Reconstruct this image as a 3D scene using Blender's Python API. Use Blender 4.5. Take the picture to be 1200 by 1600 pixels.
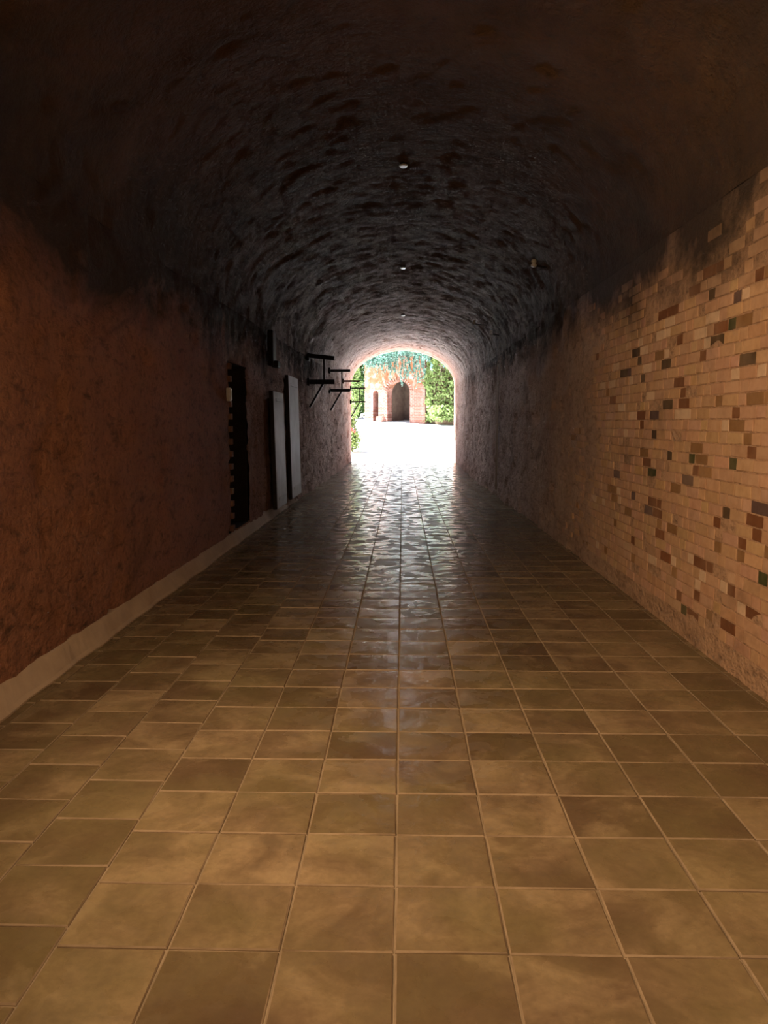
import bpy, bmesh, math, random
import numpy as np
from mathutils import Vector, Matrix

for o in list(bpy.data.objects): bpy.data.objects.remove(o)
S = bpy.context.scene
COL = S.collection

# ------------------------------------------------------------------ camera
cam = bpy.data.cameras.new('camera')
cam.sensor_fit = 'VERTICAL'; cam.sensor_height = 36.0; cam.lens = 27.0
cam.clip_start = .05; cam.clip_end = 300
co = bpy.data.objects.new('camera', cam); COL.objects.link(co)
co.location = (0, 0, 1.5)
co.rotation_euler = (math.pi/2 - math.atan(140/1200), 0, math.atan(29/1200))
S.camera = co

# ------------------------------------------------------------------ sky, sun, lamps, exposure
W = bpy.data.worlds.new('sky'); S.world = W; W.use_nodes = True
nt = W.node_tree; nt.nodes.clear()
out = nt.nodes.new('ShaderNodeOutputWorld'); bg = nt.nodes.new('ShaderNodeBackground')
sk = nt.nodes.new('ShaderNodeTexSky'); sk.sky_type = 'NISHITA'; sk.sun_disc = False
sk.sun_elevation = math.radians(55); sk.sun_rotation = math.radians(-80)
sk.air_density = 1.0; sk.dust_density = 2.0
bg.inputs['Strength'].default_value = .5
nt.links.new(sk.outputs[0], bg.inputs[0]); nt.links.new(bg.outputs[0], out.inputs[0])

SUN_POWER = 62.0
sl = bpy.data.lights.new('sun', 'SUN'); sl.energy = SUN_POWER; sl.angle = .009; sl.color = (.97, .985, 1)
so = bpy.data.objects.new('sun', sl); COL.objects.link(so)
so.rotation_euler = Vector((-.55, .22, .80)).to_track_quat('Z', 'Y').to_euler()
so.location = (-20, 40, 30)

LANTERN_POWER = 505.0      # added warm wall lantern beside the camera, out of frame
LANTERN_FAR_POWER = 290.0   # second added one, behind the camera
CEILING_LAMP_POWER = 3.0   # small cool lamps along the crown
S.view_settings.view_transform = 'Standard'; S.view_settings.look = 'None'
S.view_settings.gamma = 1.0; S.view_settings.use_curve_mapping = False
S.view_settings.exposure = 0.0

# ------------------------------------------------------------------ helpers
rng = np.random.RandomState(7); R = random.Random(11)
_lat = np.random.RandomState(3).rand(64, 64, 64) * 2 - 1
def vnoise(p):
    p = np.asarray(p, float); i = np.floor(p).astype(int); f = p - i; f = f*f*(3-2*f); i &= 63; j = (i+1) & 63
    X, Y, Z = (i[..., k] for k in range(3)); x, y, z = (j[..., k] for k in range(3)); a, b, c = (f[..., k] for k in range(3))
    L = _lat
    return ((L[X,Y,Z]*(1-a)+L[x,Y,Z]*a)*(1-b)+(L[X,y,Z]*(1-a)+L[x,y,Z]*a)*b)*(1-c) + ((L[X,Y,z]*(1-a)+L[x,Y,z]*a)*(1-b)+(L[X,y,z]*(1-a)+L[x,y,z]*a)*b)*c
def fbm(p, s, o=4):
    p = np.asarray(p, float); r = 0; a = 1; t = 0
    for k in range(o):
        r = r + a*vnoise(p*s*(2.03**k) + 7.3*k); t += a; a *= .5
    return r/t
def sstep(a, b, x): t = np.clip((x-a)/(b-a), 0, 1); return t*t*(3-2*t)

def link(o, parent=None):
    COL.objects.link(o)
    if parent is not None: o.parent = parent
    return o
def mesh(name, verts, faces, mat=None, smooth=False):
    m = bpy.data.meshes.new(name); m.from_pydata([tuple(map(float, v)) for v in verts], [], [tuple(f) for f in faces]); m.update()
    if mat: m.materials.append(mat)
    if smooth: m.polygons.foreach_set('use_smooth', [True]*len(m.polygons))
    return m
def obj(name, m, parent=None): return link(bpy.data.objects.new(name, m), parent)
def tag(o, label=None, cat=None, group=None, kind=None):
    if label: o['label'] = label
    if cat: o['category'] = cat
    if group: o['group'] = group
    if kind: o['kind'] = kind
    return o
def empty(name, loc=(0,0,0), rz=0.0):
    o = bpy.data.objects.new(name, None); COL.objects.link(o); o.location = loc; o.rotation_euler = (0,0,rz); o.empty_display_size = .2
    return o
class MB:
    def __init__(s): s.bm = bmesh.new()
    def box(s, c, d, rot=None, bevel=0.0):
        r = bmesh.ops.create_cube(s.bm, size=1); vs = r['verts']
        bmesh.ops.scale(s.bm, vec=d, verts=vs)
        if bevel:
            es = list({e for v in vs for e in v.link_edges})
            q = bmesh.ops.bevel(s.bm, geom=es, offset=bevel, segments=1, affect='EDGES'); vs = list({v for f in q['faces'] for v in f.verts} | {v for v in vs if v.is_valid})
        M = Matrix.Translation(c) @ (rot.to_4x4() if rot is not None else Matrix())
        bmesh.ops.transform(s.bm, matrix=M, verts=vs); return s
    def bar(s, a, b, w, h, bevel=.006):
        a, b = Vector(a), Vector(b); d = b-a
        q = d.to_track_quat('X', 'Z').to_matrix()
        return s.box((a+b)/2, (d.length, w, h), q, bevel)
    def tube(s, a, b, r0, r1=None, n=12):
        a, b = Vector(a), Vector(b); d = b-a; r1 = r0 if r1 is None else r1
        M = Matrix.Translation((a+b)/2) @ d.to_track_quat('Z', 'Y').to_matrix().to_4x4()
        bmesh.ops.create_cone(s.bm, cap_ends=True, segments=n, radius1=r0, radius2=r1, depth=d.length, matrix=M); return s
    def lathe(s, prof, loc, n=16):
        rings = []
        for r, z in prof: rings.append([s.bm.verts.new((loc[0]+r*math.cos(2*math.pi*k/n), loc[1]+r*math.sin(2*math.pi*k/n), loc[2]+z)) for k in range(n)])
        for p, q in zip(rings, rings[1:]):
            for k in range(n): s.bm.faces.new((p[k], p[(k+1)%n], q[(k+1)%n], q[k]))
        s.bm.faces.new(rings[0][::-1]); s.bm.faces.new(rings[-1]); return s
    def build(s, name, mat, parent=None, smooth=False):
        bmesh.ops.recalc_face_normals(s.bm, faces=s.bm.faces)
        m = bpy.data.meshes.new(name); s.bm.to_mesh(m); s.bm.free(); m.materials.append(mat)
        if smooth: m.polygons.foreach_set('use_smooth', [True]*len(m.polygons))
        return obj(name, m, parent)

# ------------------------------------------------------------------ materials
class Mat:
    def __init__(s, name):
        s.m = bpy.data.materials.new(name); s.m.use_nodes = True; s.t = s.m.node_tree; s.b = s.t.nodes['Principled BSDF']
        s.b.inputs['Specular IOR Level'].default_value = .3
    def n(s, ty, ins=None, **kw):
        n = s.t.nodes.new(ty)
        for k, v in kw.items(): setattr(n, k, v)
        for k, v in (ins or {}).items(): s.set(n.inputs[k], v)
        return n
    def set(s, i, v):
        if hasattr(v, 'node') and hasattr(v, 'is_linked'): s.t.links.new(v, i)
        else: i.default_value = v
    def pos(s, scale=(1,1,1), off=None):
        g = s.n('ShaderNodeNewGeometry'); v = g.outputs['Position']
        if off is not None: v = s.n('ShaderNodeVectorMath', {0: v, 1: off}, operation='ADD').outputs[0]
        return s.n('ShaderNodeVectorMath', {0: v, 1: scale}, operation='MULTIPLY').outputs[0]
    def noise(s, vec, scale, detail=5, rough=.55, dist=0): return s.n('ShaderNodeTexNoise', {'Vector': vec, 'Scale': scale, 'Detail': detail, 'Roughness': rough, 'Distortion': dist}).outputs['Fac']
    def ramp(s, fac, stops):
        r = s.n('ShaderNodeValToRGB', {'Fac': fac}); e = r.color_ramp.elements
        while len(e) < len(stops): e.new(.5)
        for el, (p, c) in zip(e, stops): el.position = p; el.color = (*c, 1) if isinstance(c, tuple) else (c, c, c, 1)
        return r.outputs['Color']
    def mix(s, fac, a, b, mode='MIX'):
        m = s.n('ShaderNodeMix', data_type='RGBA', blend_type=mode)
        s.set(m.inputs[0], fac)
        for i, v in ((6, a), (7, b)): s.set(m.inputs[i], (*v, 1) if isinstance(v, tuple) and len(v) == 3 else v)
        return m.outputs[2]
    def math(s, op, a, b=0.0, clamp=False): return s.n('ShaderNodeMath', {0: a, 1: b}, operation=op, use_clamp=clamp).outputs[0]
    def bump(s, h, strength, dist, prev=None):
        b = s.n('ShaderNodeBump', {'Height': h, 'Strength': strength, 'Distance': dist})
        if prev: s.t.links.new(prev, b.inputs['Normal'])
        return b.outputs[0]
    def done(s, color, rough=.8, normal=None, **kw):
        s.set(s.b.inputs['Base Color'], (*color, 1) if isinstance(color, tuple) else color); s.set(s.b.inputs['Roughness'], rough)
        if normal: s.t.links.new(normal, s.b.inputs['Normal'])
        for k, v in kw.items(): s.set(s.b.inputs[k], v)
        return s.m

def wall_material(name, near, near2, far, far2, dark, y0, y1, soot_shade=(1.9, 3.0, .85)):
    """old masonry: reddish worn brick near the camera, paler lime plaster with daylight painted in towards the mouth"""
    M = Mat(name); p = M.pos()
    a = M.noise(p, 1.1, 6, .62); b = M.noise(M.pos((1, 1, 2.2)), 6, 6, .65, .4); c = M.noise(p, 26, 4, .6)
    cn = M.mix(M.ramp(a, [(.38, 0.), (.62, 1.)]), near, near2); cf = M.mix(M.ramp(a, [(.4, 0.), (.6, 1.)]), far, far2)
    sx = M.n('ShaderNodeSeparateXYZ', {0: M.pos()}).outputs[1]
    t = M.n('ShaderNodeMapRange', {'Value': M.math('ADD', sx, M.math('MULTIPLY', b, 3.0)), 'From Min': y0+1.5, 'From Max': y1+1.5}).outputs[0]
    col = M.mix(t, cn, cf)  # the paler far tone also carries daylight from the mouth
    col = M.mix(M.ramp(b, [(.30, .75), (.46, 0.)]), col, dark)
    col = M.mix(M.ramp(c, [(.32, .45), (.5, 0.)]), col, dark)
    vs = M.noise(M.pos((1, 1, .45)), 9, 5, .7, .8)
    col = M.mix(M.math('MULTIPLY', M.ramp(vs, [(.34, .85), (.46, 0.)]), t), col, dark)
    col = M.mix(M.math('MULTIPLY', M.ramp(vs, [(.58, 0.), (.72, .5)]), t), col, (.62, .52, .47))
    mo = M.n('ShaderNodeMapRange', {'Value': M.math('ADD', sx, M.math('MULTIPLY', a, 2.0)), 'From Min': 26.5, 'From Max': 29.2}).outputs[0]   # brick ring of the mouth
    col = M.mix(mo, col, M.mix(M.ramp(b, [(.35, 0.), (.6, 1.)]), (.22, .105, .07), (.34, .185, .135)))
    # soot with lamp falloff painted in, thickest round the springing of the vault
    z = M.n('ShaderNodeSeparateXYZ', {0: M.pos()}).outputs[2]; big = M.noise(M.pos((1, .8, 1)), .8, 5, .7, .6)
    up = M.n('ShaderNodeMapRange', {'Value': z, 'From Min': soot_shade[0], 'From Max': soot_shade[1]}).outputs[0]
    s2 = M.ramp(M.math('ADD', M.math('MULTIPLY', up, soot_shade[3] if len(soot_shade) > 3 else .34), big), [(.58, 0.), (.86, soot_shade[2])])
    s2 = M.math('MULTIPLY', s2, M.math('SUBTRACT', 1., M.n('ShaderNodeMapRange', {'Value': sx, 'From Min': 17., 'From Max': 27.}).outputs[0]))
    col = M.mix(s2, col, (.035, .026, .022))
    h = M.math('ADD', M.math('MULTIPLY', b, 1.0), M.math('MULTIPLY', c, .45))
    return M.done(col, .88, M.bump(h, 1., .045))

def tile_material(name, stuff):
    M = Mat(name)
    if stuff: tint = M.n('ShaderNodeAttribute', attribute_type='GEOMETRY', attribute_name='tint').outputs['Fac']
    else: tint = M.n('ShaderNodeAttribute', attribute_type='OBJECT', attribute_name='tint').outputs['Fac']
    off = M.n('ShaderNodeCombineXYZ', {0: M.math('MULTIPLY', tint, 37.), 1: M.math('MULTIPLY', tint, 91.), 2: 0.}).outputs[0]
    p = M.pos((1, 1, 1), off); q = M.pos()
    a = M.noise(p, 3.2, 5, .6, .6); b = M.noise(q, 1.3, 4, .6); g = M.noise(p, 30, 5, .7)
    col = M.mix(tint, (.135, .092, .058), (.345, .26, .165))
    col = M.mix(M.ramp(a, [(.38, .6), (.58, 0.)]), col, (.10, .068, .042))
    col = M.mix(M.ramp(a, [(.55, 0.), (.70, .55)]), col, (.40, .31, .20))
    col = M.mix(M.ramp(b, [(.40, 0.), (.62, .35)]), col, (.23, .21, .09))
    col = M.mix(M.ramp(g, [(.35, .25), (.6, 0.)]), col, (.09, .065, .045))
    # polished by feet in irregular patches: glossy there, matt between
    w = M.noise(q, 5.5, 4, .55, .5); w2 = M.noise(q, 16, 3, .5)
    pol = M.ramp(w, [(.47, 0.), (.53, 1.)])
    rough = M.n('ShaderNodeMapRange', {'Value': pol, 'To Min': .42, 'To Max': .16}).outputs[0]
    n1 = M.bump(M.math('ADD', M.math('MULTIPLY', w, 1.), M.math('MULTIPLY', w2, .25)), .40, .012)
    n2 = M.bump(g, .25, .003, n1)
    return M.done(col, rough, n2, **{'Specular IOR Level': .36})

def brick_material(name, stuff):
    M = Mat(name)
    if stuff: c = M.n('ShaderNodeAttribute', attribute_type='GEOMETRY', attribute_name='col').outputs['Color']
    else: c = M.n('ShaderNodeObjectInfo').outputs['Color']
    p = M.pos(); a = M.noise(p, 14, 5, .6); b = M.noise(p, 2.0, 4, .6); e = M.noise(p, 60, 3, .6)
    col = M.mix(M.ramp(a, [(.35, .35), (.6, 0.)]), c, M.mix(1., c, (.6, .5, .42), 'MULTIPLY'))
    col = M.mix(M.ramp(b, [(.45, 0.), (.7, .25)]), col, (.58, .42, .30))
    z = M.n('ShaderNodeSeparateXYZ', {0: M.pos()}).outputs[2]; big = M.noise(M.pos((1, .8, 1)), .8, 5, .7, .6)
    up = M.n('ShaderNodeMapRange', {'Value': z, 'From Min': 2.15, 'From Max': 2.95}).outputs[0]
    col = M.mix(M.ramp(M.math('ADD', M.math('MULTIPLY', up, .42), big), [(.58, 0.), (.92, .9)]), col, (.05, .036, .028))  # dark top band: lamp falloff near the springing painted into the bricks
    return M.done(col, .85, M.bump(M.math('ADD', a, M.math('MULTIPLY', e, .4)), .5, .006))

def simple(name, c1, c2, scale, rough=.7, bump=.3, bd=.004, metal=0., det=4):
    M = Mat(name); p = M.pos(); a = M.noise(p, scale, det, .6)
    return M.done(M.mix(M.ramp(a, [(.35, 0.), (.65, 1.)]), c1, c2), rough, M.bump(a, bump, bd), Metallic=metal)

def leaf_material(name, c1, c2, tr=.35):
    M = Mat(name); a = M.noise(M.pos(), 9, 2, .5)
    col = M.mix(M.ramp(a, [(.35, 0.), (.65, 1.)]), c1, c2)
    M.done(col, .55)
    t = M.n('ShaderNodeBsdfTranslucent', {'Color': col}); mx = M.n('ShaderNodeMixShader', {0: tr})
    o = M.t.nodes['Material Output']; M.t.links.new(M.b.outputs[0], mx.inputs[1]); M.t.links.new(t.outputs[0], mx.inputs[2]); M.t.links.new(mx.outputs[0], o.inputs[0])
    return M.m

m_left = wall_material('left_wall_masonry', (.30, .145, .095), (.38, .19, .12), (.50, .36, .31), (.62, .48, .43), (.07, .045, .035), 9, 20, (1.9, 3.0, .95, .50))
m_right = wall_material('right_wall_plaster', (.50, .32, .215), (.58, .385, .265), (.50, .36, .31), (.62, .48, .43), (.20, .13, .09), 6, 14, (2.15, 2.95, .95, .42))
m_vault = wall_material('vault_plaster', (.075, .043, .024), (.115, .068, .040), (.45, .33, .29), (.58, .45, .405), (.06, .045, .036), 8, 22, (4.6, 2.6, .8))  # near tones lowered to stand for shade above the lamp hoods
m_tile = tile_material('worn_stone_tile', False); m_tile_s = tile_material('worn_stone_tile_far', True)
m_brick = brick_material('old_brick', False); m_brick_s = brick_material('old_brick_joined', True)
m_grout = simple('pale_grout', (.34, .27, .19), (.25, .20, .14), 8, .9, .5, .003)
m_edge_tile = simple('tile_edge', (.25, .19, .13), (.34, .265, .19), 9, .95, .3, .002); m_edge_tile.node_tree.nodes['Principled BSDF'].inputs['Specular IOR Level'].default_value = .05
m_kerb = simple('kerb_render', (.46, .37, .29), (.56, .46, .36), 5, .85, .5, .006)
m_iron = simple('black_iron', (.012, .010, .010), (.03, .022, .018), 20, .6, .3, .002, .6)
m_rust = simple('rusty_iron', (.10, .03, .018), (.05, .02, .014), 18, .8, .4, .002, .3)
m_board = simple('weathered_grey_paint', (.52, .51, .52), (.62, .61, .62), 3, .6, .4, .003)
m_edge = simple('unlit_board_edge', (.02, .016, .014), (.04, .03, .025), 10, .8, .3, .002)
m_dark = simple('shaded_masonry', (.014, .010, .009), (.025, .018, .014), 5, .9, .6, .01)
m_lamp = simple('lamp_enamel', (.62, .62, .6), (.7, .7, .68), 30, .4, .1, .001)
m_pipe = simple('pale_conduit', (.42, .36, .32), (.5, .44, .4), 20, .6, .1, .001)
m_ground = simple('pale_gravel', (.73, .74, .74), (.80, .81, .81), 9, .9, .4, .01)
m_earth = simple('earth', (.10, .07, .04), (.17, .12, .08), 5, .95, .7, .03)
m_bark = simple('bark', (.10, .08, .06), (.18, .15, .11), 12, .9, .8, .02)
m_ivy = leaf_material('ivy_leaf', (.06, .14, .10), (.24, .40, .33), .4)
m_bush = leaf_material('bush_leaf', (.13, .20, .05), (.33, .41, .16), .4)
m_tree = leaf_material('tree_leaf', (.035, .08, .02), (.11, .18, .045), .4)

def facade_material():
    M = Mat('courtyard_brick'); tc = M.n('ShaderNodeTexCoord').outputs['Object']
    sx = M.n('ShaderNodeSeparateXYZ', {0: tc}); v = M.n('ShaderNodeCombineXYZ', {0: sx.outputs[0], 1: sx.outputs[2], 2: 0.}).outputs[0]
    br = M.n('ShaderNodeTexBrick', {'Vector': v, 'Color1': (.25, .085, .055, 1), 'Color2': (.17, .058, .038, 1), 'Mortar': (.29, .21, .175, 1), 'Scale': 1.0, 'Mortar Size': .012, 'Brick Width': .25, 'Row Height': .085})
    a = M.noise(M.pos(), 1.4, 5, .65, .5)
    # orange lime plaster survives above, bare brick below
    h = M.math('ADD', sx.outputs[2], M.math('MULTIPLY', a, 2.4))
    t = M.n('ShaderNodeMapRange', {'Value': h, 'From Min': 3.2, 'From Max': 3.7}).outputs[0]
    pl = M.mix(M.ramp(a, [(.4, 0.), (.6, 1.)]), (.155, .05, .014), (.20, .09, .05))
    col = M.mix(t, br.outputs['Color'], pl)
    pk = M.noise(M.pos(), 2.6, 4, .6)
    col = M.mix(M.ramp(pk, [(.50, 0.), (.60, .7)]), col, (.34, .185, .155))  # pink-white patches: dappled sunlight painted into the facade colour
    hh = M.math('MULTIPLY', M.math('SUBTRACT', 1., br.outputs['Fac']), M.math('SUBTRACT', 1., t, True))
    return M.done(col, .9, M.bump(hh, .8, .015))
m_facade = facade_material()

# ------------------------------------------------------------------ the tunnel shell
Y0, Y1 = -7.0, 29.35
XR = 1.965; SPRING = 2.88; CROWN = 4.20
def xl(y): return -2.10 + .12*sstep(11.0, 20.0, np.asarray(y, float))
def grid(us, vs, f):
    U, V = np.meshgrid(us, vs, indexing='ij'); P = f(U, V); n, m = len(us), len(vs)
    idx = np.arange(n*m).reshape(n, m)
    F = np.stack([idx[:-1,:-1], idx[1:,:-1], idx[1:,1:], idx[:-1,1:]], -1).reshape(-1, 4)
    return P.reshape(-1, 3), F, U, V
def surf(name, P, F, mat, parent=None):
    m = bpy.data.meshes.new(name); m.vertices.add(len(P)); m.vertices.foreach_set('co', P.astype(np.float32).ravel())
    m.loops.add(F.size); m.loops.foreach_set('vertex_index', F.astype(np.int32).ravel())
    m.polygons.add(len(F)); m.polygons.foreach_set('loop_start', np.arange(0, F.size, F.shape[1], dtype=np.int32))
    m.update(calc_edges=True); m.validate(); m.materials.append(mat); m.polygons.foreach_set('use_smooth', [True]*len(F))
    return obj(name, m, parent)
def rough(P3, y, base):
    """relief of the masonry: small near the camera, deep pits towards the mouth"""
    amp = base*(.35 + .65*sstep(7, 14, y))
    n = fbm(P3, 1.6, 3)*.8 + fbm(P3*np.array([1, 1, 1.6]), 6.0, 4)*.75
    pit = np.clip(-fbm(P3, 7.0, 2) - .22, 0, 1)*2.6
    edge = 1 - .8*sstep(28.3, 29.3, y)
    return amp*(n*.8 - pit)*edge          # + = towards the room

ys = np.concatenate([np.arange(Y0, 2, .25), np.arange(2, Y1, .055), [Y1]])
zs = np.linspace(-.1, SPRING, 60)
# right wall
def f_right(Yy, Z):
    P = np.stack([np.full_like(Yy, XR), Yy, Z], -1); d = rough(P, Yy, .075)
    foot = .10*np.clip(.55-Z, 0, 1)*sstep(12, 15, Yy)*(1-sstep(24, 27, Yy))*(1+1.2*fbm(P, 5, 2))
    near = .006*(1-sstep(7.2, 9.2, Yy + .8*fbm(P, 1.2, 2)))          # the mortar bed lies behind the brick faces
    d = d*(1-.93*(1-sstep(7, 9.5, Yy)))
    P[..., 0] -= d + foot - near; return P
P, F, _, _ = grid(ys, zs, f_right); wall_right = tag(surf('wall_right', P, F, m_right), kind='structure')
# left wall, with the dark doorway left open
DY0, DY1, DZ0, DZ1 = 9.3, 10.4, .16, 2.23
ysl = np.sort(np.concatenate([ys[(np.abs(ys-DY0) > .03) & (np.abs(ys-DY1) > .03)], [DY0, DY1]]))
zsl = np.sort(np.concatenate([zs[(np.abs(zs-DZ0) > .03) & (np.abs(zs-DZ1) > .03)], [DZ0, DZ1]]))
def f_left(Yy, Z):
    P = np.stack([xl(Yy), Yy, Z], -1); P[..., 0] += rough(P, Yy, .075); return P
P, F, U, V = grid(ysl, zsl, f_left)
c = P[F].mean(1); keep = ~((c[:,1] > DY0) & (c[:,1] < DY1) & (c[:,2] > DZ0) & (c[:,2] < DZ1))
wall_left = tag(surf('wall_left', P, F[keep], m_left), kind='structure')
# vault
def f_vault(Yy, A):
    L = xl(Yy); cx = (L+XR)/2; a = (XR-L)/2; b = CROWN-SPRING
    nx, nz = np.cos(A), np.sin(A)
    P = np.stack([cx+a*nx, Yy, SPRING+b*nz], -1); d = rough(P, Yy, .06) + .03*fbm(P, .8, 2)*np.sin(A)
    P[..., 0] -= d*nx*np.sin(A)**.5 if False else d*nx*.8; P[..., 2] -= d*nz; return P
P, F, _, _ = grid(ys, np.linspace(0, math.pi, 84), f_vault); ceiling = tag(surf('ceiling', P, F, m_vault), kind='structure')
# springing ledge where the left wall is thicker than the vault, seen as a dark line: a rough course of stones
# back wall behind the camera
bw = MB(); bw.box((-.05, Y0-.1, 2.1), (4.6, .2, 4.6)); tag(bw.build('wall_back', m_left), kind='structure')

# recess behind the dark doorway, its shade put into the near-black colour
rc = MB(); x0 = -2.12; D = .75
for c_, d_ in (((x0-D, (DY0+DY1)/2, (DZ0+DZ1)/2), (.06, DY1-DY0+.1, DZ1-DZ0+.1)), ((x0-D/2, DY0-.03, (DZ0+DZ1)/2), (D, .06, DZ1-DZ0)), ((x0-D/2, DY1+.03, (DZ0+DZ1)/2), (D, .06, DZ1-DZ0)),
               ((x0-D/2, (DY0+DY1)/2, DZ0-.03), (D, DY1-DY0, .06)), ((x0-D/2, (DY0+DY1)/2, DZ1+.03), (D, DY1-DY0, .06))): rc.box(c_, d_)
tag(rc.build('doorway_recess_1', m_dark), kind='structure')
sh_ = MB(); ym, yl = (Y0+Y1)/2, Y1-Y0+1
sh_.box((-3.7, ym-.5, 2.4), (.6, yl, 7)); sh_.box((3.1, ym-.5, 2.4), (.6, yl, 7)); sh_.box((-.3, ym-.5, 5.2), (7.4, yl, .6)); sh_.box((-.3, ym-.5, -.6), (7.4, yl, .6)); sh_.box((-.3, Y0-.6, 2.4), (7.4, .6, 7))
tag(sh_.build('wall_outer', m_dark), kind='structure')

# ------------------------------------------------------------------ brick pieces
def brick_mesh(L, H, D=.05, ch=.003, seed=0):
    r = random.Random(seed); j = lambda: r.uniform(-.0025, .0025)
    # local: x = depth (front at 0 facing -x), y = length, z = height
    v = [(D, -L/2, -H/2), (D, L/2, -H/2), (D, L/2, H/2), (D, -L/2, H/2)]
    v += [(ch+j(), -L/2, -H/2), (ch+j(), L/2, -H/2), (ch+j(), L/2, H/2), (ch+j(), -L/2, H/2)]
    k = ch*1.2
    v += [(j(), -L/2+k+j(), -H/2+k+j()), (j(), L/2-k+j(), -H/2+k+j()), (j(), L/2-k+j(), H/2-k+j()), (j(), -L/2+k+j(), H/2-k+j())]
    f = [(8, 11, 10, 9)]
    for a in range(4):
        b = (a+1) % 4; f += [(8+a, 8+b, 4+b, 4+a), (4+a, 4+b, b, a)]
    f = [tuple(reversed(q)) for q in f]
    return v, f
SPEC = [(4.58,1.87,0.22,'D'),(4.74,2.02,0.1,'G'),(4.92,1.98,0.11,'D'),(5.08,1.93,0.1,'R'),(5.57,2.05,0.12,'R'),(6.63,2.1,0.28,'D'),(6.06,2.04,0.47,'O'),(6.57,1.97,0.22,'D'),(7.06,1.96,0.16,'D'),(6.77,1.92,0.21,'P'),(6.42,1.88,0.21,'D'),(5.92,1.89,0.23,'D'),(5.6,1.85,0.2,'D'),(5.61,1.78,0.1,'R'),(5.78,1.68,0.22,'D'),(5.45,1.71,0.11,'R'),(5.46,1.64,0.21,'R'),(4.77,1.64,0.12,'O'),(4.45,1.66,0.17,'O'),(4.44,1.62,0.17,'O'),(4.62,1.55,0.11,'R'),(4.68,1.48,0.31,'O'),(6.13,1.59,0.2,'P'),(6.48,1.55,0.16,'R'),(6.4,1.49,0.32,'R'),(6.02,1.38,0.33,'D'),(6.33,1.29,0.18,'O'),(6.17,1.2,0.23,'R'),(5.16,1.35,0.19,'O'),(4.46,1.4,0.21,'O'),(4.47,1.34,0.12,'R'),(5.68,1.21,0.21,'D'),(5.33,1.24,0.13,'G'),(4.65,1.29,0.11,'G'),(5.14,1.22,0.14,'R'),(5.0,1.26,0.16,'O'),(6.18,1.07,0.21,'G'),(7.11,0.97,0.27,'P'),(6.54,0.91,0.11,'P'),(5.54,1.0,0.22,'O'),(5.39,1.04,0.17,'P'),(5.87,0.91,0.2,'R'),(6.11,0.94,0.2,'R'),(4.69,0.97,0.2,'D'),(4.33,1.06,0.21,'P'),(4.85,0.93,0.12,'R'),(4.36,0.93,0.19,'R'),(5.58,0.73,0.2,'O'),(6.25,0.81,0.18,'P'),(6.6,0.72,0.17,'O'),(5.88,0.78,0.18,'R'),(4.54,0.82,0.09,'R'),(4.25,0.85,0.07,'R'),(4.13,0.84,0.08,'P'),(4.73,0.71,0.16,'O'),(5.59,0.48,0.19,'R'),(4.95,0.54,0.13,'P'),(4.86,0.53,0.11,'R'),(5.06,0.63,0.2,'R'),(4.39,0.68,0.14,'O'),(4.57,0.49,0.21,'R'),(4.23,0.46,0.19,'R'),(4.45,0.42,0.09,'G'),(4.09,0.64,0.07,'G'),(5.28,0.24,0.11,'G'),(5.42,0.27,0.16,'R'),(5.13,0.23,0.16,'R'),(4.94,0.34,0.11,'O'),(5.08,0.35,0.09,'R'),(4.62,0.3,0.1,'R'),(4.2,0.78,0.08,'O'),(6.43,0.51,0.14,'R'),(7.08,0.58,0.2,'O'),(5.24,2.08,0.21,'W'),(5.91,2.15,0.2,'W'),(6.24,1.92,0.25,'W'),(5.93,1.96,0.11,'W'),(6.41,2.07,0.16,'W'),(5.12,0.44,0.14,'W'),(4.39,0.49,0.13,'W'),(6.23,1.66,0.3,'W'),(6.67,1.55,0.29,'W'),(7.27,2.04,0.21,'W'),(5.64,1.54,0.14,'W'),(5.56,0.56,0.12,'W'),(5.26,0.51,0.13,'W'),(4.91,2.43,0.29,'R'),(4.34,2.37,0.11,'R'),(5.32,2.41,0.35,'R'),(5.04,2.31,0.1,'D'),(4.73,2.22,0.1,'P'),(4.54,2.13,0.21,'O'),(4.73,2.35,0.18,'O'),(4.96,2.64,0.12,'W'),(5.06,2.19,0.13,'W'),(6.56,2.61,0.26,'R'),(5.7,2.32,0.2,'R'),(5.97,2.29,0.26,'R'),(5.75,2.6,0.24,'O'),(5.99,2.16,0.22,'W'),(4.53,2.21,0.1,'W')]
PAL = {'D': (.085, .055, .03), 'G': (.055, .065, .022), 'R': (.20, .085, .04), 'P': (.13, .085, .085), 'O': (.28, .16, .075), 'W': (.74, .56, .42)}
SIZES = {'s': (.207, .068), 'h': (.100, .068)}
BM = {}
for t, (L, H) in SIZES.items():
    for k in range(4):
        v, f = brick_mesh(L, H, seed=k*7+ord(t)); BM[t, k] = (mesh('brick', v, f, m_brick), np.array(v), f)
cells = []; z = .16; row = 0
while z < SPRING-.05:
    y = 3.3 + R.uniform(0, .2); t = 's' if row % 2 else 'h'
    while y < 10.4:
        L = SIZES[t][0]; cells.append([y+L/2, z+.0375, t, None]); y += L + .009 + R.uniform(0, .004)
        t = ('h' if t == 's' else 's') if R.random() < .8 else t
    z += .0755; row += 1
for (sy, sz, sw, sc) in SPEC:
    best = sorted(cells, key=lambda q: (q[0]-sy)**2 + 3*(q[1]-sz)**2)
    want = 's' if sw > .15 else 'h'
    b0 = next((q for q in best[:2] if q[2] == want), best[0]); b0[3] = PAL[sc]
pick = []
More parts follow.
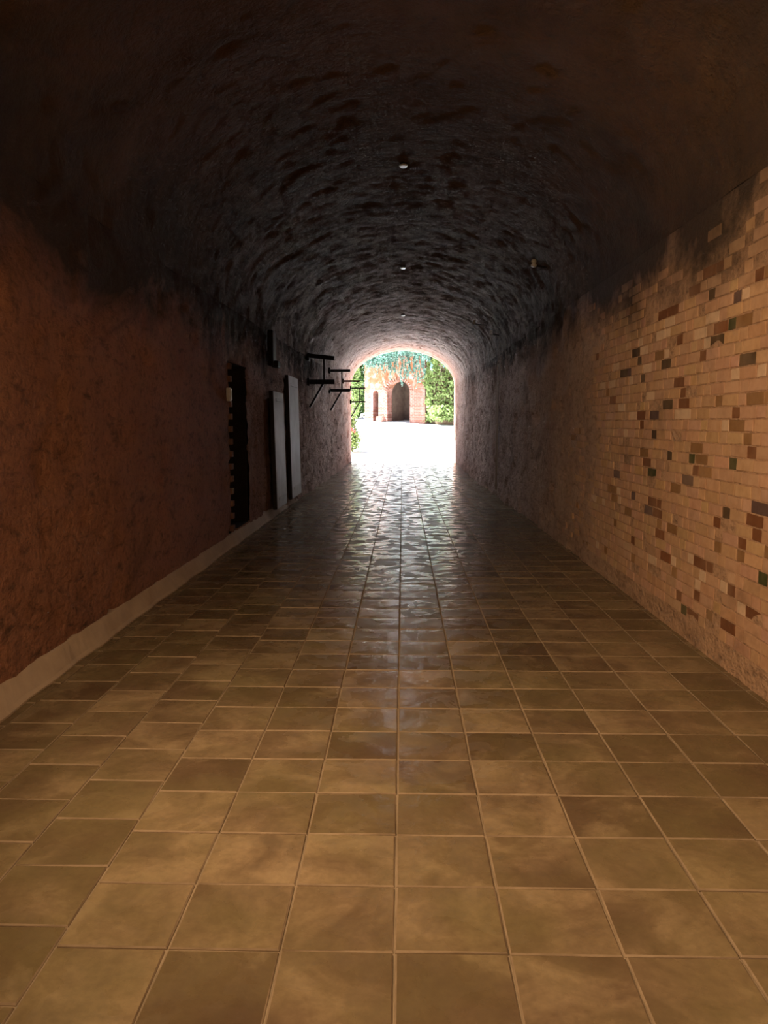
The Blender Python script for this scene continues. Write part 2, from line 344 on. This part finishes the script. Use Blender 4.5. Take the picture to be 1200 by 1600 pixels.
for c_ in cells:
    y, z, t, col = c_
    nf = float(fbm(np.array([[1., y, z]]), .9, 2)[0]); lim = 7.4 + 1.6*nf
    if z > 2.35 and R.random() < (z-2.35)*1.9 + .5*nf: continue
    if col is None:
        if y > lim + R.uniform(0, 1.8) or (y > 4.6 and R.random() < .10): continue
        base = np.array((.56, .36, .24)); k = 1 + R.gauss(0, .05); col = tuple(base*k*np.array((1, 1+R.gauss(0, .03), 1+R.gauss(0, .06))))
        q = R.random(); dens = max(0, .10 + .25*float(fbm(np.array([[5., y, z]]), 1.6, 2)[0])) if z < 2.5 else .04
        if q < dens*.28: col = tuple(np.array(PAL[R.choice('ORO')])*1.25)
        elif q > .965: col = tuple(np.array(PAL['W'])*.92)
        out_ = R.uniform(.0, .0035)
    else: out_ = R.uniform(-.003, .001)
    pick.append((y, z, t, col, out_))
pick.sort(key=lambda q: -1/(q[0]**2) if q[0] > 4.05 else 0)
sV, sF, sC = [], [], []
def place_brick(b, single):
    y, z, t, col, out_ = b; k = R.randrange(4); me, V, F_ = BM[t, k]
    loc = np.array((XR + .002 - out_, y, z)); rz = R.gauss(0, .006)
    if single:
        o = bpy.data.objects.new('brick', me); COL.objects.link(o); o.parent = wall_right; o.location = loc; o.rotation_euler = (R.gauss(0, .008), 0, rz); o.color = (*col, 1)
    else:
        n = sum(len(a) for a in sV); sV.append(V + loc); sF.extend([tuple(i+n for i in q) for q in F_]); sC.extend([(*col, 1)]*len(V))
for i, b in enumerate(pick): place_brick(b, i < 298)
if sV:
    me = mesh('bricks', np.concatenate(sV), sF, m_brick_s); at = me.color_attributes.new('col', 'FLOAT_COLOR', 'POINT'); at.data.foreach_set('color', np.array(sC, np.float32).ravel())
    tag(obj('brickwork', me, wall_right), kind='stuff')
print('bricks', len(pick))
# toothed brick ends along the near jamb of the dark doorway
for k in range(27):
    if k % 2: continue
    o = bpy.data.objects.new('brick', BM['h', k % 4][0]); COL.objects.link(o); o.parent = wall_left
    o.location = (-2.07, DY0+.03, DZ0+.05+k*.0755); o.rotation_euler = (0, 0, math.pi); o.color = (.20, .10, .07, 1)

# ------------------------------------------------------------------ floor
fb = MB(); fb.box((-.05, (Y0+Y1)/2, -.058), (4.5, Y1-Y0, .10)); floor = tag(fb.build('floor', m_grout), kind='structure')
TP, TC = .314, .326
def tile_mesh(w, l, seed):
    r = random.Random(seed); g = .0035; c = .003
    x, y = w/2-g, l/2-g
    def ring(x, y, z, n=1, jj=.0):
        pts = []
        for sx, sy in ((-1,-1), (1,-1), (1,1), (-1,1)): pts.append((sx*x + r.uniform(-jj, jj), sy*y + r.uniform(-jj, jj), z))
        return pts
    v = ring(x, y, -.02) + ring(x, y, -.005, jj=.0015) + ring(x-c, y-c, -.0005, jj=.002) + ring((x-c)*.6, (y-c)*.6, .0012) 
    f = [(12, 13, 14, 15)]
    for b0 in (0, 4, 8):
        for a in range(4):
            b = (a+1) % 4; f.append((b0+a, b0+b, b0+4+b, b0+4+a))
    return v, f
def edge_slot(me, n):
    me.materials.append(m_edge_tile); pi = np.zeros(len(me.polygons), np.int32); pi[:] = np.tile([0]+[1]*8+[0]*4, n); me.polygons.foreach_set('material_index', pi)
TM = [mesh('tile', *tile_mesh(TC, TP, k), m_tile) for k in range(6)]
for me in TM: edge_slot(me, 1)
tV, tF, tT = [], [], []; nsing = 0; nv = 0
row = 0; y = 1.43
rows = []
yy = 1.402 - TP*9
while yy < Y1-.05: rows.append(yy); yy += TP
order = []
for y in rows:
    for k in range(-7, 7):
        xa, xb = -.02+TC*k, -.02+TC*(k+1)
        xa = max(xa, -2.10); xb = min(xb, 2.0)
        if xb-xa < .04: continue
        order.append(((xa+xb)/2, y+TP/2, xb-xa))
for cx, cy, w in order:
    shift = 0.0
    if cx < -1.0: shift = .10*math.sin(cx*9.1)     # the outer rows are laid slightly out of line
    cy += shift
    tint = min(1, max(0, R.gauss(.42, .26)))
    if cx > 1.3 and cy < 7: tint = min(1, tint+.15)
    rot = (R.gauss(0, .0035), R.gauss(0, .0035), R.gauss(0, .003)); dz = R.uniform(-.0015, .0010)
    single = cy > 1.45 and nsing < 296 and cy < 9
    if single:
        o = bpy.data.objects.new('tile', R.choice(TM)); COL.objects.link(o); o.parent = floor; o.location = (cx, cy, dz); o.rotation_euler = rot
        if w < TC*.98: o.scale = (w/TC, 1, 1)
        o['tint'] = tint; nsing += 1
    else:
        v, f = tile_mesh(w, TP, R.randrange(99)); v = np.array(v)
        v[:, 2] += v[:, 1]*rot[0] + v[:, 0]*rot[1] + dz; v[:, 0] += cx; v[:, 1] += cy
        tV.append(v); tF += [tuple(i+nv for i in q) for q in f]; nv += len(v); tT += [tint]*len(v)
me = mesh('tiles', np.concatenate(tV), tF, m_tile_s); edge_slot(me, len(tV)); at = me.attributes.new('tint', 'FLOAT', 'POINT'); at.data.foreach_set('value', np.array(tT, np.float32))
tag(obj('tiling', me, floor), kind='stuff')

# kerb: a sloping band of render along the foot of the left wall
ysk = np.arange(-2, 15.3, .08); prof = [(-2.035, -.02), (-2.03, .012), (-2.045, .03), (-2.092, .135), (-2.13, .15), (-2.2, .15)]
V = []; F = []
for i, y in enumerate(ysk):
    n1 = float(fbm(np.array([[0., y, 0.]]), 3.0, 3)[0])*.028; n2 = float(fbm(np.array([[9., y, 0.]]), 2.2, 3)[0])*.012
    sh = .55+.45*min(1, (15.3-y)/1.0)
    for k, (x, z) in enumerate(prof): V.append((x + (n1 if k < 3 else 0), y, z*sh + (n2 if 1 < k else 0)))
    if i:
        for k in range(len(prof)-1): a = (i-1)*len(prof)+k; F.append((a, a+1, a+1+len(prof), a+len(prof)))
F += [tuple(range(len(prof)))[::-1], tuple(range(len(V)-len(prof), len(V)))]
tag(obj('trim_1', mesh('kerb', V, F, m_kerb)), kind='structure')

# ------------------------------------------------------------------ arch-shaped plates (curve outline with holes -> mesh)
def plate(name, outer, holes, depth, mat, parent=None):
    """outline in local x/z, thickness along local y from 0 to depth"""
    cu = bpy.data.curves.new(name, 'CURVE'); cu.dimensions = '2D'; cu.fill_mode = 'BOTH'; cu.extrude = depth/2
    for pts in [outer]+holes:
        s = cu.splines.new('POLY'); s.points.add(len(pts)-1); s.use_cyclic_u = True
        for p, (x, z) in zip(s.points, pts): p.co = (x, z, 0, 1)
    t = bpy.data.objects.new('tmp', cu); COL.objects.link(t); dg = bpy.context.evaluated_depsgraph_get()
    m = bpy.data.meshes.new_from_object(t.evaluated_get(dg)); bpy.data.objects.remove(t)
    m.transform(Matrix.Translation((0, depth/2, 0)) @ Matrix.Rotation(math.pi/2, 4, 'X')); m.materials.clear(); m.materials.append(mat); m.name = name
    return obj(name, m, parent)
def arch(x0, x1, z0, zs_, rise, n=14):
    c, a = (x0+x1)/2, (x1-x0)/2
    return [(x0, z0)] + [(c-a*math.cos(t), zs_+rise*math.sin(t)) for t in np.linspace(0, math.pi, n)] + [(x1, z0)]
# outer face of the tunnel mouth
m_portal = wall_material('portal_plaster', (.28, .14, .10), (.34, .19, .14), (.28, .14, .1), (.34, .19, .14), (.2, .12, .08), 0, 1, (8, 9, .3))
po = plate('wall_far', [(-9, -1.0), (-9, 6.2), (9, 6.2), (9, -1.0)], [arch(xl(29.3)+.0, XR-.0, -.5, SPRING, CROWN-SPRING, 40)], .45, m_portal)
po.location = (0, Y1-.02, 0); tag(po, kind='structure')

# ------------------------------------------------------------------ courtyard
def gz(d): return float(np.interp(d, [29.3, 29.9, 42, 47, 60, 90], [-.012, .0, 1.33, 1.66, 2.3, 3.2]))
gx = np.linspace(-26, 26, 53); gd = np.concatenate([[29.32], np.linspace(29.9, 60, 60), np.linspace(62, 90, 12)])
def f_ground(X, D_): Z = np.interp(D_, [29.3, 29.9, 42, 47, 60, 90], [-.012, .0, 1.33, 1.66, 2.3, 3.2]); P = np.stack([X, D_, Z], -1); P[..., 2] += .02*fbm(P, .7, 2)*sstep(29.9, 33, D_); return P
P, F, _, _ = grid(gx, gd, f_ground); tag(surf('courtyard_floor', P, F, m_ground), kind='structure')

AX = math.atan2(-.61, .79)
bld = empty('brick_building', (-2.26, 46.0, 1.15), AX)
tag(bld, 'old red brick building with two arched openings across the sunny courtyard', 'building')
FW, FH = 4.42, 4.35
op1 = arch(1.72, 3.37, -.05, 2.05, .66, 18); op2 = arch(.64, 1.05, -.05, 2.0, .2, 10)
plate('facade', [(0, -.3), (0, 3.9), (.5, FH-.2), (2.2, FH), (FW, FH-.1), (FW, -.3)], [op1, op2], .45, m_facade, bld)
m_in = simple('inner_masonry', (.13, .088, .068), (.19, .14, .105), 3, .9, .7, .03)
b_ = MB(); b_.box((2.55, 2.4, 1.9), (3.6, .2, 4.4)); b_.build('back_wall', m_in, bld)
b_ = MB(); b_.box((.1, 1.5, 1.9), (.2, 2.1, 4.2)); b_.box((1.36, 1.2, 1.5), (.16, 1.5, 3.6)); b_.build('side_wall', m_in, bld)
b_ = MB(); b_.box((4.3, 1.5, 1.9), (.2, 2.1, 4.2)); b_.build('side_wall', m_in, bld)
b_ = MB(); b_.box((2.2, 1.4, 3.95), (4.4, 2.2, .2)); b_.build('roof', m_in, bld)
# ring of bricks round the large arch, each brick its own piece
for k, t in enumerate(np.linspace(.12, math.pi-.12, 17)):
    c_ = (2.545-.93*math.cos(t), -.012, 2.05+.77*math.sin(t))
    q = MB(); q.box((0, 0, 0), (.20, .06, .085), Matrix.Rotation(-(math.pi-math.atan2(.77*math.sin(t), .93*math.cos(t))) if False else math.atan2(.77*math.sin(t), -.93*math.cos(t))*-1, 3, 'Y'), .006)
    o = q.build('brick', m_facade, bld); o.location = c_
# low block at the foot of the pier between the arches
b_ = MB(); b_.box((1.30, -.12, .42), (.5, .3, .55), None, .05); b_.build('pier_base', m_facade, bld)

# ------------------------------------------------------------------ plants
def leaves(name, pts, size, mat, parent, seed=0, droop=.0, nrm=None):
    r = np.random.RandomState(seed); n = len(pts); s = size*r.uniform(.6, 1.35, n)
    a = r.normal(size=(n, 3)); a[:, 2] -= droop; a /= np.linalg.norm(a, axis=1)[:, None]
    b = r.normal(size=(n, 3)); b -= (b*a).sum(1)[:, None]*a; b /= np.linalg.norm(b, axis=1)[:, None]
    c = np.cross(a, b)
    P = np.stack([pts - a*s[:, None]*.5, pts + b*s[:, None]*.38 + c*s[:, None]*.08 - a*s[:, None]*.1, pts + a*s[:, None]*.6, pts - b*s[:, None]*.38 + c*s[:, None]*.08 - a*s[:, None]*.1], 1).reshape(-1, 3)
    i = np.arange(n)*4
    F = np.concatenate([np.stack([i, i+1, i+2], 1), np.stack([i, i+2, i+3], 1)])
    m = bpy.data.meshes.new(name); m.vertices.add(len(P)); m.vertices.foreach_set('co', P.astype(np.float32).ravel())
    m.loops.add(F.size); m.loops.foreach_set('vertex_index', F.astype(np.int32).ravel()); m.polygons.add(len(F)); m.polygons.foreach_set('loop_start', np.arange(0, F.size, 3, dtype=np.int32))
    m.update(calc_edges=True); m.materials.append(mat)
    return tag(obj(name, m, parent), kind='stuff')
def cloud(n, c, r, seed, shell=.55):
    q = np.random.RandomState(seed); d = q.normal(size=(n, 3)); d /= np.linalg.norm(d, axis=1)[:, None]
    rad = shell + (1-shell)*q.rand(n); rad = rad*(1+.28*fbm(d*1.0+seed, 2.2, 3))
    return np.array(c) + d*rad[:, None]*np.array(r)
def blob(name, c, r, mat, parent, seed=0):
    bm = bmesh.new(); bmesh.ops.create_icosphere(bm, subdivisions=4, radius=1)
    V = np.array([v.co for v in bm.verts]); k = 1+.22*fbm(V+seed, 1.8, 3)
    for v, s_ in zip(bm.verts, k): v.co = Vector((v.co.x*r[0]*s_+c[0], v.co.y*r[1]*s_+c[1], v.co.z*r[2]*s_+c[2]))
    m = bpy.data.meshes.new(name); bm.to_mesh(m); bm.free(); m.materials.append(mat); m.polygons.foreach_set('use_smooth', [True]*len(m.polygons)); return obj(name, m, parent)
def tree(x, y, h, r, n, size, mat, label, seed, cat='tree', name='leafy_tree', group=None):
    z = gz(y); t = empty(name, (x, y, z)); tag(t, label, cat, group)
    rr = random.Random(seed); tr = MB(); tr.tube((0,0,-.1), (.08*rr.uniform(-1,1), 0, h*.55), .14*h/6, .08*h/6, 10); tr.build('trunk', m_bark, t, True)
    for k in range(5):
        a = k*1.256+rr.uniform(-.3, .3); q = MB(); z0 = h*(.3+.05*k); q.tube((0, 0, z0), (math.cos(a)*r[0]*.6, math.sin(a)*r[1]*.6, z0+h*.28), .05*h/6, .02*h/6, 7); q.build('branch', m_bark, t, True)
    pts = np.concatenate([cloud(n//4, (rr.uniform(-.4, .4)*r[0], rr.uniform(-.3, .3)*r[1], h-r[2]*(.6+.35*k)), (r[0]*.75, r[1]*.75, r[2]*.55), seed*10+k, .3) for k in range(4)])
    leaves('foliage', pts, size, mat, t, seed, .3); return t

# steep bank under climbing leaves, to the right of the building
bank = empty('leafy_bank', (3.25, 43.4, gz(43.4))); tag(bank, 'steep bank thick with pale green climbing leaves beside the brick building', 'bush')
blob('bank', (0, 0, 1.0), (1.75, 1.05, 3.3), m_earth, bank, 3)
pts = np.concatenate([cloud(17000, (0, 0, 1.3), (2.1, 1.38, 3.9), 5, .84), np.stack([rng.uniform(-1.7, 1.9, 900), -1.3+.15*rng.normal(size=900), rng.uniform(.25, 1.0, 900)], 1)]); pts = pts[(pts[:, 2] > .12) & (pts[:, 1] < .6)]
leaves('foliage', pts, .17, m_bush, bank, 2, .6)
for k in range(3):
    a = -.5+.4*k; q = MB(); q.tube((a, -1.35, .0), (a+.15, -1.2, 2.4), .03, .015, 7); q.build('stem', m_bark, bank, True)

# ivy that spills over the top of the building
iv = empty('hanging_ivy', (-.5, 44.2, 5.35)); tag(iv, 'blue-green ivy spilling in strands over the top of the brick building', 'ivy'); iv.rotation_euler = (0, 0, AX)
rv = np.random.RandomState(4); pl = []
n = 5200; xs = rv.uniform(-2.2, 2.6, n); pl.append(np.stack([xs, -.28+.22*rv.normal(size=n)*.7, .05+.42*rv.normal(size=n)*.55 + .25*np.sin(xs*1.3)], 1))
stems = []
for k in range(46):
    x = rv.uniform(-1.6, 2.5); L = rv.uniform(.4, 1.0) + (1.1*rv.rand() if x > -.2 else .0) ; m_ = int(L*30)
    zz = -np.linspace(0, L, m_); xx = x + .06*np.sin(zz*5+k) + .03*rv.normal(size=m_); pl.append(np.stack([xx, -.22-.05*rv.rand(m_), zz-.1], 1)); stems.append((x, L))
leaves('foliage', np.concatenate(pl), .12, m_ivy, iv, 8, .7)
for k, (x, L) in enumerate(stems[:14]):
    q = MB(); q.tube((x, -.18, .1), (x+.03, -.2, -.1-L), .012, .006, 5); q.build('stem', m_bark, iv, True)
# second mass of ivy between building and bank
iv2 = empty('trailing_ivy', (1.9, 41.9, 5.2)); tag(iv2, 'loose blue-green ivy trailing down over the top of the leafy bank', 'ivy')
pl = [np.stack([rv.uniform(-.9, 1.0, 260), -.15+.12*rv.normal(size=260), .25+.12*rv.normal(size=260)], 1)]
for k in range(26):
    x = rv.uniform(-.9, 1.2); L = rv.uniform(.3, 1.5); m_ = int(L*22); zz = np.linspace(0, L, m_); pl.append(np.stack([x+.25*zz+.05*rv.normal(size=m_), -.2-.1*zz+.05*rv.normal(size=m_), .3-zz], 1))
pl = np.concatenate(pl)
leaves('foliage', pl, .15, m_ivy, iv2, 9, .7)
q = MB(); q.tube((0, .1, .4), (.2, 0, -1.4), .03, .012, 6); q.build('stem', m_bark, iv2, True)

tree(-3.3, 49.8, 5.6, (1.5, 1.3, 2.7), 7000, .22, m_tree, 'dark green tree standing left of the brick building', 21)
tree(-2.75, 42.6, 3.9, (.5, .5, 1.7), 1500, .14, m_bush, 'slender bright green tree in front of the dark one', 22, name='young_tree')
bgt = ['tall tree far behind the brick building, farthest to the left', 'tall tree behind the dark green tree', 'tall tree rising straight behind the brick building', 'tall tree behind the leafy bank', 'tall tree far behind the bank, farthest to the right']
for k, (x, y, h) in enumerate(((-16, 60, 7.5), (-8.6, 62, 8.0), (-.6, 58, 7.4), (7.1, 58, 8.2), (14.8, 60, 7.6))):
    tree(x, y, h, (3.6, 2.2, 3.9), 7000, .38, m_tree, bgt[k], 30+k, name='tall_tree', group='trees behind the courtyard')
# low shrub just outside the mouth on the left
sh = empty('flowering_shrub', (-2.12, 32.4, gz(32.4))); tag(sh, 'bright green shrub with a few red flowers just outside the tunnel mouth', 'shrub')
pts = np.concatenate([cloud(1500, (0, 0, .55), (.42, .4, .55), 51, .25), cloud(1000, (-.1, .1, 1.3), (.3, .3, .5), 52, .2)]); leaves('foliage', pts, .09, m_bush, sh, 5, .3)
for k in range(6):
    a = k*1.05; q = MB(); q.tube((0, 0, 0), (.3*math.cos(a), .3*math.sin(a), .5+.2*k), .018, .008, 6); q.build('stem', m_bark, sh, True)
m_flower = simple('red_petals', (.45, .06, .05), (.55, .10, .07), 10, .6, .1, .001)
for k in range(6):
    q = MB(); c_ = (.12-.06*k, -.42+.03*k, .85+.05*(k % 3))
    for j in range(5): q.tube(c_, (c_[0]+.045*math.cos(j*1.256), c_[1]-.02, c_[2]+.045*math.sin(j*1.256)), .006, .022, 6)
    q.build('flower', m_flower, sh)

# ------------------------------------------------------------------ iron brackets on the left wall
def bracket(name, y, label, zt=2.87, zb=2.35, zd=1.82, full=True, L=.55, mat=None, slope=0.0, t=.07):
    mat = mat or m_iron; wx = float(xl(y)); e = empty(name, (wx+.03, y, zb)); tag(e, label, 'bracket', 'iron brackets on the left wall')
    q = MB(); q.bar((.0, 0, zt-zb+slope), (L, 0, zt-zb-slope), t, t); q.build('top_bar', mat, e)
    q = MB(); q.box((.0, 0, zt-zb), (.05, .16, .16), None, .01); q.build('wall_plate', mat, e)
    if full:
        q = MB(); q.bar((.0, 0, 0), (L, 0, 0), t, t*1.1); q.build('lower_bar', mat, e)
        q = MB(); q.bar((L*.6, 0, zt-zb), (L*.6, 0, 0), .035, .035, .004); q.build('post', mat, e)
        q = MB(); q.bar((L*.6, 0, 0), (.02, 0, zd-zb), .05, .04, .004); q.build('brace', mat, e)
        q = MB(); q.box((.0, 0, 0), (.05, .16, .16), None, .01); q.build('wall_plate', mat, e)
    return e
e = empty('iron_fixture', (-2.05, 12.0, 2.36)); tag(e, 'upright black iron fixture high on the left wall above the pale boards', 'fixture')
q = MB(); q.box((.03, 0, .27), (.09, .30, .54), None, .015); q.build('case', m_iron, e)
q = MB(); q.box((.09, .02, .03), (.10, .24, .10), None, .01); q.build('foot', m_iron, e)
bracket('iron_bracket', 16.4, 'black iron bracket with thick bars just past the boards, largest one against the pink wall', slope=.03, t=.085)
bracket('iron_bracket', 20.7, 'black iron bracket with level bars, standing between two others against the pink wall')
bracket('iron_bracket', 25.4, 'single reddish iron bar without a brace, near the tunnel mouth', zt=2.84, full=False, mat=m_rust, t=.06)
bracket('iron_bracket', 29.15, 'thin black iron bracket at the very edge of the tunnel mouth', zt=2.78, zb=2.27, zd=1.72, t=.05)

# two pale boards leaning on the left wall
def board(y0, y1, z0, z1, label, lean):
    w = y1-y0; e = empty('grey_board', (-1.965, (y0+y1)/2, z0)); tag(e, label, 'board', 'boards leaning on the left wall')
    h = z1-z0; q = MB(); q.box((0, 0, h/2), (.04, w, h), None, .008); o = q.build('panel', m_board, e)
    q = MB(); q.box((-.012, -w/2-.02, h/2), (.06, .04, h), None, .006); q.build('shaded_edge', m_edge, e); e.rotation_euler = (0, -lean, 0)  # dark strip: the board's unlit near edge, its shade put into the colour
    
    for zz in (.93, .08): q = MB(); q.box((.025, w*.05, h*zz), (.010, w*.7, .05), None, .003); q.build('batten', m_board, e)
    return e
board(11.85, 12.85, .15, 1.98, 'tall pale grey board leaning on the left wall, the shorter one nearer the dark doorway', .02)
board(13.5, 14.7, .15, 2.32, 'tall pale grey board leaning on the left wall, the taller one nearer the iron brackets', .02)

# small box beside the dark doorway
e = empty('junction_box', (-2.07, 9.2, 1.83)); tag(e, 'small white electrical box on the near edge of the dark doorway', 'box')
q = MB(); q.box((0, 0, 0), (.05, .09, .16), None, .008); q.build('case', m_lamp, e)
q = MB(); q.box((.028, 0, 0), (.008, .07, .13), None, .003); q.build('cover', m_lamp, e)

# small lamps along the crown of the vault
def crown_lamp(y, label, r, em, pw):
    e = empty('ceiling_lamp', (.0, y, CROWN-.005)); tag(e, label, 'lamp', 'small lamps along the vault')
    q = MB(); q.lathe([(r*.8, .05), (r*.8, -.012), (r*.7, -.02)], (0, 0, 0)); q.build('mount', m_edge, e, False)
    q = MB(); q.lathe([(r*.7, -.018), (r, -.024), (r, -.036), (r*.85, -.038)], (0, 0, 0)); q.build('rim', m_lamp, e)
    M = Mat('lamp_glass'); M.done((.8, .8, .8), .4, **{'Emission Color': (.92, .95, 1, 1), 'Emission Strength': em})
    q = MB(); q.lathe([(r*.84, -.034), (r*.7, -.046), (.005, -.052)], (0, 0, 0)); q.build('bulb_glass', M.m, e)
    l = bpy.data.lights.new('ceiling_lamp_light', 'SPOT'); l.energy = CEILING_LAMP_POWER*pw; l.spot_size = math.radians(165); l.spot_blend = 1; l.shadow_soft_size = .05; l.color = (.86, .92, 1)
    lo = link(bpy.data.objects.new('ceiling_lamp_light', l), e); lo.location = (0, 0, -.1)
crown_lamp(8.4, 'small dim lamp on the vault crown, nearest the camera', .045, .25, .5)
crown_lamp(13.75, 'small bright lamp at mid-length of the vault, middle one of three', .05, .9, 12.)
crown_lamp(19.7, 'tiny pale lamp on the vault crown nearest the tunnel mouth', .06, .5, 38.)

# insulators and conduit on the right side
def insulator(y, z, x, label):
    e = empty('wall_insulator', (x, y, z)); tag(e, label, 'insulator', 'old insulators on the right wall')
    q = MB(); q.lathe([(.015, -.05), (.035, -.04), (.035, -.015), (.02, 0), (.035, .015), (.03, .04), (.01, .05)], (0, 0, 0), 14); q.build('bell', m_lamp, e, True)
    q = MB(); q.bar((.0, 0, -.03), (.16, 0, -.05), .02, .02, .003); q.build('hook', m_iron, e)
insulator(9.85, 3.46, 1.62, 'small pale insulator high on the right, nearest the camera')
insulator(16.6, 3.60, 1.50, 'small pale insulator high on the right, upper one of the far pair')
insulator(15.5, 3.26, 1.74, 'small pale insulator on the right, lower one of the far pair')
e = empty('wall_conduit', (1.90, 15.6, .15)); tag(e, 'thin pale vertical pipe on the right wall beyond the brickwork', 'pipe')
q = MB(); q.tube((0, 0, 0), (0, 0, 2.5), .018); q.build('pipe', m_pipe, e, True)
for z in (.5, 1.3, 2.1): q = MB(); q.box((.02, 0, z), (.06, .07, .025), None, .004); q.build('clip', m_pipe, e)

# ------------------------------------------------------------------ unseen lanterns added beside and behind the camera to cast the warm light
m_glow = Mat('lantern_glass'); m_glow.done((.9, .7, .4), .4, **{'Emission Color': (1, .55, .22, 1), 'Emission Strength': 6.0}); m_glow = m_glow.m
def lantern(loc, side, power, aim, label, size, cone=150):
    e = empty('added_lantern', loc); tag(e, label, 'lantern', 'added warm wall lanterns')
    q = MB(); q.box((-.11*side, 0, .1), (.03, .12, .3), None, .008); q.build('wall_plate', m_iron, e)
    q = MB(); q.bar((-.1*side, 0, .2), (.0, 0, .2), .025, .025, .004); q.build('arm', m_iron, e)
    q = MB(); q.lathe([(.10, .08), (.10, .095), (.05, .16), (.015, .2)], (0, 0, 0), 16); q.build('hood', m_iron, e)
    q = MB(); q.lathe([(.03, -.02), (.055, .0), (.055, .06), (.03, .075)], (0, 0, 0), 16); q.build('glass', m_glow, e)
    l = bpy.data.lights.new('lantern_light', 'SPOT'); l.energy = power; l.color = (1, .64, .34); l.spot_size = math.radians(cone); l.spot_blend = 1.0; l.shadow_soft_size = size
    lo = link(bpy.data.objects.new('lantern_light', l), e); lo.location = (.07*side, 0, -.08)
    d = Vector(aim)-Vector(loc); lo.rotation_euler = (-d).to_track_quat('Z', 'Y').to_euler()
lantern((-1.90, 2.0, 2.62), 1, LANTERN_POWER, (1.96, 3.9, .8), 'added black hooded lantern on the left wall beside the camera', .12, 140)
lantern((1.78, -.8, 2.62), -1, LANTERN_FAR_POWER, (-.6, 1.4, .0), 'added black hooded lantern on the right wall behind the camera', .12, 135)
